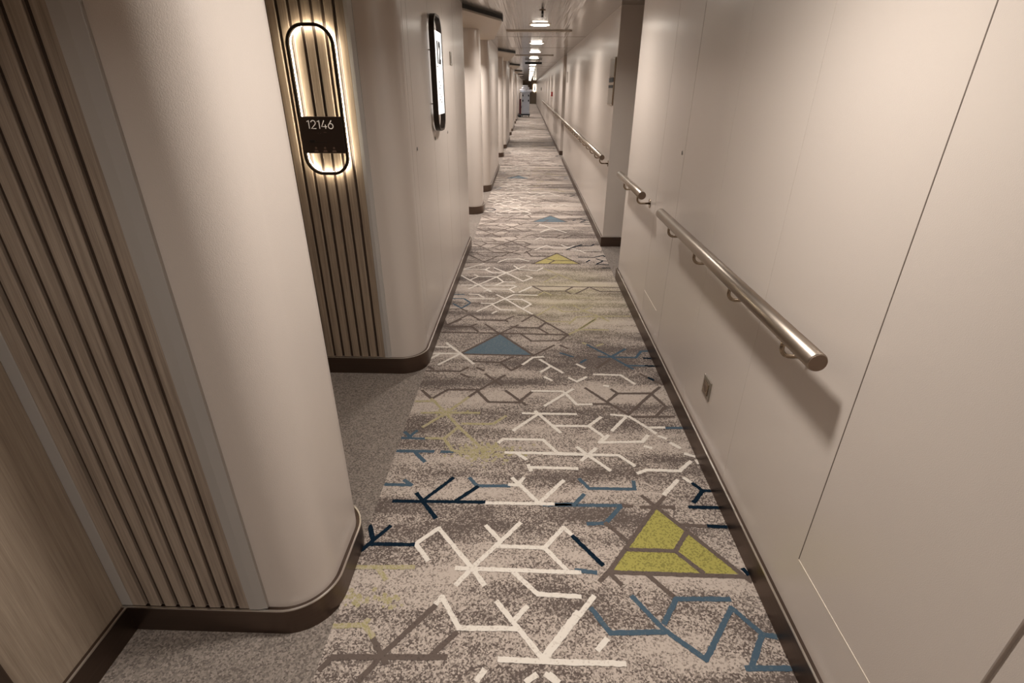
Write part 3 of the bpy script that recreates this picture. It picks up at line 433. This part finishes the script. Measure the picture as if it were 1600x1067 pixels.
# ------------------------------------------------------------------ runner
W0 = .0175
def make_runner():
    mats = [M[k] for k in ('runner', 'W', 'G', 'B', 'N', 'Y', 'T', 'U', 'O')]
    ix = {'W': 1, 'G': 2, 'B': 3, 'N': 4, 'Y': 5, 'T': 6, 'U': 7, 'O': 8}
    bm = bmesh.new(); x0, x1 = -.588, XR-.017
    box(bm, x0, x1, YB, YE, .0, .004, 0)
    rnd = random.Random(3); cnt = [0]
    def strip(col, a, b, w=W0, fine=True):
        a = Vector(a); b = Vector(b); L = (b-a).length
        if L < .01: return
        # keep inside the runner
        t = (b-a)/L; a2 = a-t*w*.3; b2 = b+t*w*.3
        for q in (a2, b2): q.x = min(max(q.x, x0+.001), x1-.001)
        L = (b2-a2).length
        if L < .008: return
        t = (b2-a2)/L; nn = Vector((-t.y, t.x)); n = max(1, int(L/.009)) if fine else 1
        cnt[0] += 1; z = .0046+(cnt[0] % 60)*1.5e-5+{'W': .0006, 'N': .0008}.get(col, 0)
        vs = []
        for i in range(n+1):
            p = a2+t*L*i/n; j1 = rnd.uniform(-.0014, .0014) if fine else 0; j2 = rnd.uniform(-.0014, .0014) if fine else 0
            l = p+nn*(w/2+j1); r = p-nn*(w/2+j2)
            for q in (l, r): q.x = min(max(q.x, x0), x1)
            vs.append((bm.verts.new((l.x, l.y, z)), bm.verts.new((r.x, r.y, z))))
        for u, v in zip(vs, vs[1:]):
            f = bm.faces.new((u[0], u[1], v[1], v[0])); f.material_index = ix[col]
            if f.normal.z < 0: f.normal_flip()
            f.normal_update()
    def poly(col, pts, z=.0043):
        f = bm.faces.new([bm.verts.new((min(max(x, x0), x1), y, z)) for x, y in pts]); f.material_index = ix[col]
        f.normal_update()
        if f.normal.z < 0: f.normal_flip()
    for col, pts in SEGS:
        for a, b in zip(pts, pts[1:]): strip(col, a, b, W0 if a[1] < 3.3 else .016)
    for col, pts in TRIS: poly(col, pts)
    # woven repeat of the motif up the corridor and behind the camera
    P = 1.713
    win = [(c, p) for c, p in SEGS if 3.42 <= sum(q[1] for q in p)/len(p) < 3.42+P]
    ring = {'W': 'WGWW', 'G': 'GGWG', 'Y': 'YWGY', 'N': 'NNNB', 'B': 'BGNB'}
    for k in list(range(1, 15))+[-3, -4, -5]:
        for c, p in win:
            cc = ring[c][k % 4] if c in 'WY' else ring[c][k % 4]
            for a, b in zip(p, p[1:]):
                if a[1]+k*P > YE-1: continue
                strip(cc, (a[0], a[1]+k*P), (b[0], b[1]+k*P), .016, k < 3 and k > 0)
        tr = TRIS[2][1]
        col = {1: 'U'}.get(k)
        if k == 3: poly('U', [(x-.48, y+k*P) for x, y in tr])
        elif col: poly(col, [(x, y+k*P) for x, y in tr])
    # worn olive tufts where the motif fades
    for (bx, by), n, s in zip(BLOBS, (150, 90, 26, 26, 30), (.075, .06, .03, .03, .04)):
        for i in range(n):
            x = bx+rnd.gauss(0, s); y = by+rnd.gauss(0, s*.45); r = rnd.uniform(.004, .011); a0 = rnd.uniform(0, 6)
            poly('Y', [(x+r*math.cos(a0+q*1.2566)*rnd.uniform(.7, 1.3), y+r*math.sin(a0+q*1.2566)) for q in range(5)], .0042+i*2e-6)
    o = obj('carpet_runner', bm, mats, keep=True)
    tag(o, 'long speckled beige corridor carpet runner with white, blue, navy and olive geometric lines', 'carpet')
make_runner()
# ------------------------------------------------------------------ handrails
RX, RZ, RR = .727, .912, .0255
def handrail(y0, y1, brackets, label):
    t = thing('handrail', label, 'handrail', (XR, (y0+y1)/2, 0), 'steel handrails along the right wall'); oy = (y0+y1)/2
    bm = bmesh.new(); n = max(1, int((y1-y0)/2)); rx = RX-XR
    e = .004
    ys = [(y0-oy, RR-e), (y0-oy+e, RR)]+[(y1-oy-e, RR), (y1-oy, RR-e)]
    tube(bm, [(rx, y, RZ) for y, r in ys], [r for y, r in ys], 36); rail = obj('rail', bm, M['rail'], t); autosmooth(rail, 50)
    for s, y in ((-1, y0-oy), (1, y1-oy)):
        bm = bmesh.new(); disc(bm, (rx, y, RZ), RR-.0028, (0, s, 0), .002, 36); obj('end_cap', bm, M['rail_cap'], t)
    for by in brackets:
        y = by-oy; zb = RZ-RR-.048
        pts = [(-.001, y, zb), (rx+.03, y, zb)]+[tuple(p) for p in arc3((rx+.028, y, zb+.028), (0, 0, -1), (-1, 0, 0), .028, .15, math.pi/2, 8)]+[(rx, y, RZ-RR+.004)]
        bm = bmesh.new(); tube(bm, pts, .0065, 12)
        b = obj('bracket', bm, M['bracket'], t)
        bm = bmesh.new(); disc(bm, (0, y, zb), .03, (-1, 0, 0), .004, 28); obj('wall_rosette', bm, M['bracket'], b)
        bm = bmesh.new(); box(bm, rx-.008, rx+.008, y-.03, y+.03, RZ-RR-.003, RZ-RR+.003, bev=.0015); obj('saddle', bm, M['bracket'], b)
handrail(1.135, 2.83, [1.31, 1.74, 2.17, 2.62], 'nearest short brushed steel handrail on the right wall, its round end cap facing the viewer')
handrail(3.33, 4.21, [3.46, 3.98], 'shortest steel handrail, between the other two, at the corner of the right wall opening')
handrail(5.30, 30.5, [5.45+.45*i for i in range(14)]+[11.75+1.0*i for i in range(1)]+[14.0+1.2*i for i in range(14)], 'very long steel handrail running far down the right wall')
# ------------------------------------------------------------------ oval signs
def stadium(wd, h, r, seg=12):
    pts = []
    for cx, cz, a0 in ((wd/2-r, h/2-r, 0), (-wd/2+r, h/2-r, 90), (-wd/2+r, -h/2+r, 180), (wd/2-r, -h/2+r, 270)):
        for k in range(seg+1):
            a = math.radians(a0+90*k/seg); pts.append((cx+r*math.cos(a), cz+r*math.sin(a)))
    return pts
def ring_mesh(bm, wd, h, r, wid, d0, d1, f):
    """rounded rectangular ring; f maps (u, v, depth) to 3D"""
    A = stadium(wd, h, r); B = stadium(wd-2*wid, h-2*wid, r-wid); n = len(A)
    R = [[bm.verts.new(f(u, v, d)) for u, v in S] for S, d in ((A, d0), (A, d1), (B, d1), (B, d0))]
    for i in range(4):
        a = R[i]; b = R[(i+1) % 4]
        for k in range(n): bm.faces.new((a[k], a[(k+1) % n], b[(k+1) % n], b[k]))
def oval_sign(loc, wd, h, r, f, label, led='led', d0=.022):
    t = thing('illuminated_sign', label, 'sign', loc)
    bm = bmesh.new(); ring_mesh(bm, wd, h, r, .013, d0, .040, f); o = obj('frame', bm, M['sign_frame'], t); autosmooth(o, 40)
    bm = bmesh.new(); ring_mesh(bm, wd-.004, h-.004, r-.002, .009, .007 if led == 'led' else .016, .013 if led == 'led' else .0215, f); obj('light_strip', bm, M[led], t)
    for u, v in ((-wd/2+.0065, h*.2), (wd/2-.0065, h*.2), (-wd/2+.0065, -h*.25), (wd/2-.0065, -h*.25)):
        bm = bmesh.new(); disc(bm, f(u, v, .0), .003, Vector(f(0, 0, 1))-Vector(f(0, 0, 0)), .018, 10)
        obj('standoff', bm, M['bracket'], t)
    return t
fA = lambda u, v, d: (u, -d, v)
sx, sz = -.966, 1.452
s = oval_sign((sx, 2.612, sz), .215, .635, .085, fA, 'glowing oval cabin number sign reading 12146 on the dark slatted panel')
bm = bmesh.new(); z0, z1 = 1.235-sz, 1.396-sz; box(bm, -.100, .100, -.047, -.024, z0, z1, bev=.002); p = obj('number_plate', bm, M['plate'], s)
mx = lambda x, z: Matrix.Translation((x, -.0475, z)) @ Matrix.Rotation(math.radians(90), 4, 'X')
def arc2(cx, cz, r, a0, a1, n=12):
    return [(cx+r*math.cos(math.radians(a0+(a1-a0)*k/n)), cz+r*math.sin(math.radians(a0+(a1-a0)*k/n))) for k in range(n+1)]
GLYPH = {'1': (.42, [[(.02, .84), (.26, 1.0), (.26, 0)]]),
         '2': (.74, [arc2(.31, .70, .29, 165, -38)+[(.02, .02), (.64, .02)]]),
         '4': (.78, [[(.40, 1.0), (.02, .26), (.70, .26)], [(.52, .50), (.52, 0)]]),
         '6': (.72, [arc2(.33, .32, .31, 0, 360, 24), [(.48, 1.0), (.08, .46)]])}
def number(st, x, z, hgt, wd):
    bm = bmesh.new()
    for ch in st:
        adv, strokes = GLYPH[ch]
        for s_ in strokes:
            tube(bm, [(x+a*hgt, -.0472, z+b*hgt) for a, b in s_], wd/2, 8)
        x += adv*hgt+.0035
    for v in bm.verts: v.co.y = -.0473+(v.co.y+.0472)*.3
    return obj('cabin_number', bm, M['digit'], p)
number('12146', -.066, z1-.052, .036, .0042)
text_obj('small_print', '. .  --', .022, M['faint'], p, mx(.0, z1-.066))
bm = bmesh.new(); box(bm, -.065, -.040, -.0482, -.046, z0+.048, z0+.060); box(bm, -.040, .02, -.0479, -.046, z0+.049, z0+.051); obj('card_slot', bm, M['slot'], p)
for k in range(3):
    bm = bmesh.new(); cx = -.04+k*.043
    disc(bm, (cx, -.0465, z0+.024), .005, (0, -1, 0), .0012, 14)
    extrude = [(cx-.011, z0+.006), (cx+.011, z0+.006), (cx+.007, z0+.015), (cx-.007, z0+.015)]
    fs = [bm.verts.new((a, -.0478, b)) for a, b in extrude]; bm.faces.new(fs)
    obj('service_icon', bm, M['faint'], p)
# the second sign stands on the left wall, seen edge on
fB = lambda u, v, d: (d, u, v)
s2 = oval_sign((XL, 3.615, 1.590), .30, .645, .10, fB, 'tall oval sign with a bright white panel, seen at a slant on the left wall', 'led_dim', .008)
bm = bmesh.new(); box(bm, .0225, .036, -.125, .148, -.225, .235, bev=.002); p2 = obj('lit_panel', bm, M['white_panel'], s2)
mb = lambda y, z: Matrix.Translation((.0362, y, z)) @ Matrix.Rotation(math.radians(90), 4, 'Z') @ Matrix.Rotation(math.radians(90), 4, 'X')
text_obj('deck_number', '12', .16, M['ink'], p2, mb(-.0, .115), depth=.0015, bold=.007)
for yy, zz in ((-.06, .045), (-.02, -.04), (.03, -.06), (-.02, -.075), (-.02, -.11), (.03, -.125), (-.02, -.14), (.03, -.155)):
    bm = bmesh.new(); box(bm, .0355, .0372, yy-.016, yy+.016, zz-.0045, zz+.0045); obj('small_print', bm, M['faint_ink'], p2)
# far sign on the end wall
s3 = oval_sign((.62, YE-.001, 1.50), .30, .75, .12, fA, 'tiny far glowing oval sign on the brown wall at the end of the corridor')
bm = bmesh.new(); ring_mesh(bm, .27, .72, .12, .07, .042, .05, fA); obj('glow_ring', bm, M['led_white'], s3)
bm = bmesh.new(); box(bm, -.06, .06, -.04, -.022, -.2, .05, bev=.01); obj('number_plate', bm, M['plate'], s3)
d2 = bpy.data.objects.new('door_2', None); C.objects.link(d2); tag(d2, kind='structure')
bm = bmesh.new(); box(bm, -.50, .22, YE-.03, YE-.001, .01, 2.0, bev=.004); obj('door_leaf', bm, M['doorwood'], d2)
bm = bmesh.new(); box(bm, .22, .235, YE-.035, YE-.001, 0, 2.03); box(bm, -.52, -.50, YE-.035, YE-.001, 0, 2.03); obj('door_frame', bm, M['slat_gap'], d2)
# ------------------------------------------------------------------ small wall fittings
def plaque():
    t = thing('wall_sign', 'tall grey metal wall sign with two dark bars, beside the right wall opening', 'sign', (XR, 5.60, 1.575))
    bm = bmesh.new(); box(bm, -.012, 0, -.16, .16, -.205, .205, bev=.003); obj('frame', bm, M['bracket'], t)
    bm = bmesh.new(); box(bm, -.014, -.0118, -.145, .145, .045, .195); box(bm, -.014, -.0118, -.145, .145, -.195, -.03); obj('metal_panel', bm, M['steel_plaque'], t)
    bm = bmesh.new(); box(bm, -.0165, -.0118, -.145, .13, -.005, .035); obj('dark_strip', bm, M['black'], t)
    bm = bmesh.new(); box(bm, -.0165, -.0142, -.145, .13, -.055, -.030); obj('dark_strip', bm, M['black'], t)
plaque()
t = thing('wall_socket', 'small square metal socket low on the right wall under the nearest handrail', 'socket', (XR, 1.965, .335))
bm = bmesh.new(); box(bm, -.006, 0, -.045, .045, -.045, .045, bev=.002); obj('cover_plate', bm, M['steel_plaque'], t)
bm = bmesh.new(); box(bm, -.010, -.0058, -.028, .028, -.028, .028, bev=.002); o = obj('inner_frame', bm, M['bracket'], t)
bm = bmesh.new(); disc(bm, (-.0095, 0, 0), .02, (-1, 0, 0), .0012, 24); obj('round_recess', bm, M['rail_cap'], t)
t = thing('wall_tag', 'small grey plate on the left wall just past the bright oval sign', 'plate', (XL, 4.42, 1.715))
bm = bmesh.new(); box(bm, 0, .006, -.045, .045, -.045, .045, bev=.002); obj('plate', bm, M['steel_plaque'], t)
bm = bmesh.new(); box(bm, .0058, .010, -.01, .025, -.03, .02, bev=.002); obj('switch', bm, M['trim'], t)
def latch(x, y, z, s, label):
    t = thing('panel_latch', label, 'latch', (x, y, z), 'small dark latches at the wall seams')
    bm = bmesh.new(); disc(bm, (0, 0, 0), .010, (s, 0, 0), .0025, 20); obj('rosette', bm, M['trim'], t)
    bm = bmesh.new(); box(bm, s*.002 if s > 0 else -.0035, s*.0035 if s > 0 else -.002, -.0025, .0025, -.008, .008); obj('key_slot', bm, M['slot'], t)
latch(XL, 2.925, 1.222, 1, 'tiny dark latch on the left wall beside the first double seam')
latch(XL, 3.53, 1.222, 1, 'tiny dark latch on the left wall directly below the bright oval sign')
latch(XL, 4.09, 1.222, 1, 'tiny dark latch on the left wall right of and below the bright oval sign')
latch(XR, 2.875, 1.217, -1, 'tiny dark latch on the right wall beside a seam above the nearest handrail')
t = thing('fire_call_point', 'tiny red call box far down the right wall above the long handrail', 'call point', (XR, 19.2, 1.33))
bm = bmesh.new(); box(bm, -.06, 0, -.09, .09, -.07, .07, bev=.01); b = obj('housing', bm, M['red'], t)
bm = bmesh.new(); box(bm, -.063, -.058, -.04, .04, -.035, .035); obj('button', bm, M['linen'], t)
t = thing('small_wall_plate', 'small grey plate on the far right wall just before the lit recess', 'plate', (XR, 12.1, 1.72))
bm = bmesh.new(); box(bm, -.01, 0, -.07, .07, -.1, .1, bev=.003); obj('plate', bm, M['steel_plaque'], t)
t = thing('wall_plate', 'tiny dark plate at the far end of the right wall past the handrail', 'plate', (XR, 36.0, 1.45))
bm = bmesh.new(); box(bm, -.03, 0, -.1, .1, -.09, .09, bev=.01); obj('plate', bm, M['cart_dark'], t)
t = thing('recess_light', 'small bright wall light inside the far recess of the right wall', 'light', (XR+.12, 13.7, 1.90))
bm = bmesh.new(); box(bm, -.05, .05, -.05, 0, -.06, .08, bev=.01); obj('housing', bm, M['lamp_ring'], t)
bm = bmesh.new(); box(bm, -.045, .045, -.06, -.048, -.055, .02, bev=.004); obj('lens', bm, M['lamp'], t)
t = thing('ceiling_sprinkler', 'small dark sprinkler head on the ceiling nearest the viewer', 'sprinkler', (LAMP_X, 5.75, CEIL))
bm = bmesh.new(); disc(bm, (0, 0, -.005), .03, (0, 0, 1), .005, 20); obj('rosette', bm, M['bracket'], t)
bm = bmesh.new(); tube(bm, [(0, 0, -.005), (0, 0, -.03)], .011, 12); tube(bm, [(0, 0, -.03), (0, 0, -.055)], .005, 8)
tube(bm, [(-.009, 0, -.028), (-.014, 0, -.04), (-.004, 0, -.056)], .002, 6); tube(bm, [(.009, 0, -.028), (.014, 0, -.04), (.004, 0, -.056)], .002, 6); obj('nozzle', bm, M['slot'], t)
bm = bmesh.new(); disc(bm, (0, 0, -.058), .017, (0, 0, 1), .002, 20); obj('deflector', bm, M['slot'], t)
def vent(y, x0, x1, label):
    t = thing('ceiling_vent', label, 'vent', ((x0+x1)/2, y, CEIL), 'long slot vents across the ceiling'); h = (x1-x0)/2
    bm = bmesh.new(); box(bm, -h, h, -.05, -.018, -.012, 0, bev=.002); box(bm, -h, h, .018, .05, -.012, 0, bev=.002); obj('frame', bm, M['soffit'], t)
    bm = bmesh.new(); box(bm, -h, h, -.0175, .0175, -.005, 0); obj('dark_slot', bm, M['seam'], t)
vent(7.72, -.30, .55, 'nearer long slot vent across the ceiling, between the first two round downlights')
vent(13.3, -.32, .55, 'farther long slot vent across the ceiling, before the dark hanging bar')
t = thing('hanging_sign', 'dark bar shaped sign under the ceiling among the far downlights', 'sign', (LAMP_X, 16.0, CEIL))
bm = bmesh.new(); box(bm, -.23, .23, -.03, .03, -.08, -.03, bev=.004); obj('bar', bm, M['cart_dark'], t)
bm = bmesh.new(); disc(bm, (-.15, 0, -.03), .008, (0, 0, 1), .03, 10); disc(bm, (.15, 0, -.03), .008, (0, 0, 1), .03, 10); obj('hanger', bm, M['bracket'], t)
# ------------------------------------------------------------------ housekeeping cart
t = thing('housekeeping_cart', 'grey housekeeping cart piled with white linen, far down the corridor on the left', 'cart', (-.165, 32.0, .0045))
bm = bmesh.new(); box(bm, -.21, .23, -.0, .9, .16, 1.28, bev=.02); body = obj('body', bm, M['cart'], t)
bm = bmesh.new(); box(bm, -.17, .19, -.015, .0, .22, 1.22, bev=.006); dr = obj('door', bm, M['cart'], t)
for z in (1.12, .86):
    for x in (-.15, .17):
        bm = bmesh.new(); box(bm, x-.03, x+.03, -.04, -.012, z-.05, z+.05, bev=.006); obj('latch', bm, M['cart_dark'], dr)
bm = bmesh.new(); box(bm, -.24, .26, -.04, .94, .08, .17, bev=.02); obj('bumper', bm, M['cart_dark'], t)
bm = bmesh.new(); box(bm, -.25, .27, -.03, .93, 1.26, 1.31, bev=.02); obj('top_tray', bm, M['cart'], t)
for x in (-.18, .2):
    for y in (.06, .84):
        bm = bmesh.new(); disc(bm, (x-.02, y, .055), .054, (1, 0, 0), .04, 24); obj('wheel', bm, M['wheel'], t)
bm = bmesh.new(); box(bm, -.36, -.25, .0, .6, .10, .95, bev=.035); obj('laundry_bag', bm, M['maroon'], t)
bm = bmesh.new(); box(bm, -.40, -.23, -.3, .7, .02, .14, bev=.02); obj('side_bin', bm, M['cart_dark'], t)
bm = bmesh.new(); tube(bm, [(-.245, -.02, 1.29), (-.33, -.02, 1.25), (-.34, -.02, .9)], .018, 10); obj('bag_hook', bm, M['cart_dark'], t)
for k, (x0, x1, z0, z1) in enumerate(((-.34, .02, 1.3145, 1.42), (.03, .40, 1.3145, 1.41), (-.22, .2, 1.425, 1.53), (-.16, .13, 1.535, 1.63))):
    bm = bmesh.new(); box(bm, x0, x1, .05+.02*k, .6, z0, z1, bev=.03)
    o = obj('folded_linen', bm, M['linen'], None, (-.165, 32.0, .0045)); tag(o, 'white folded linen on the far cart, %s' % ('lower left bundle', 'lower right bundle', 'middle of the stack', 'topmost of the stack')[k], 'linen', 'white linen piled on the cart')
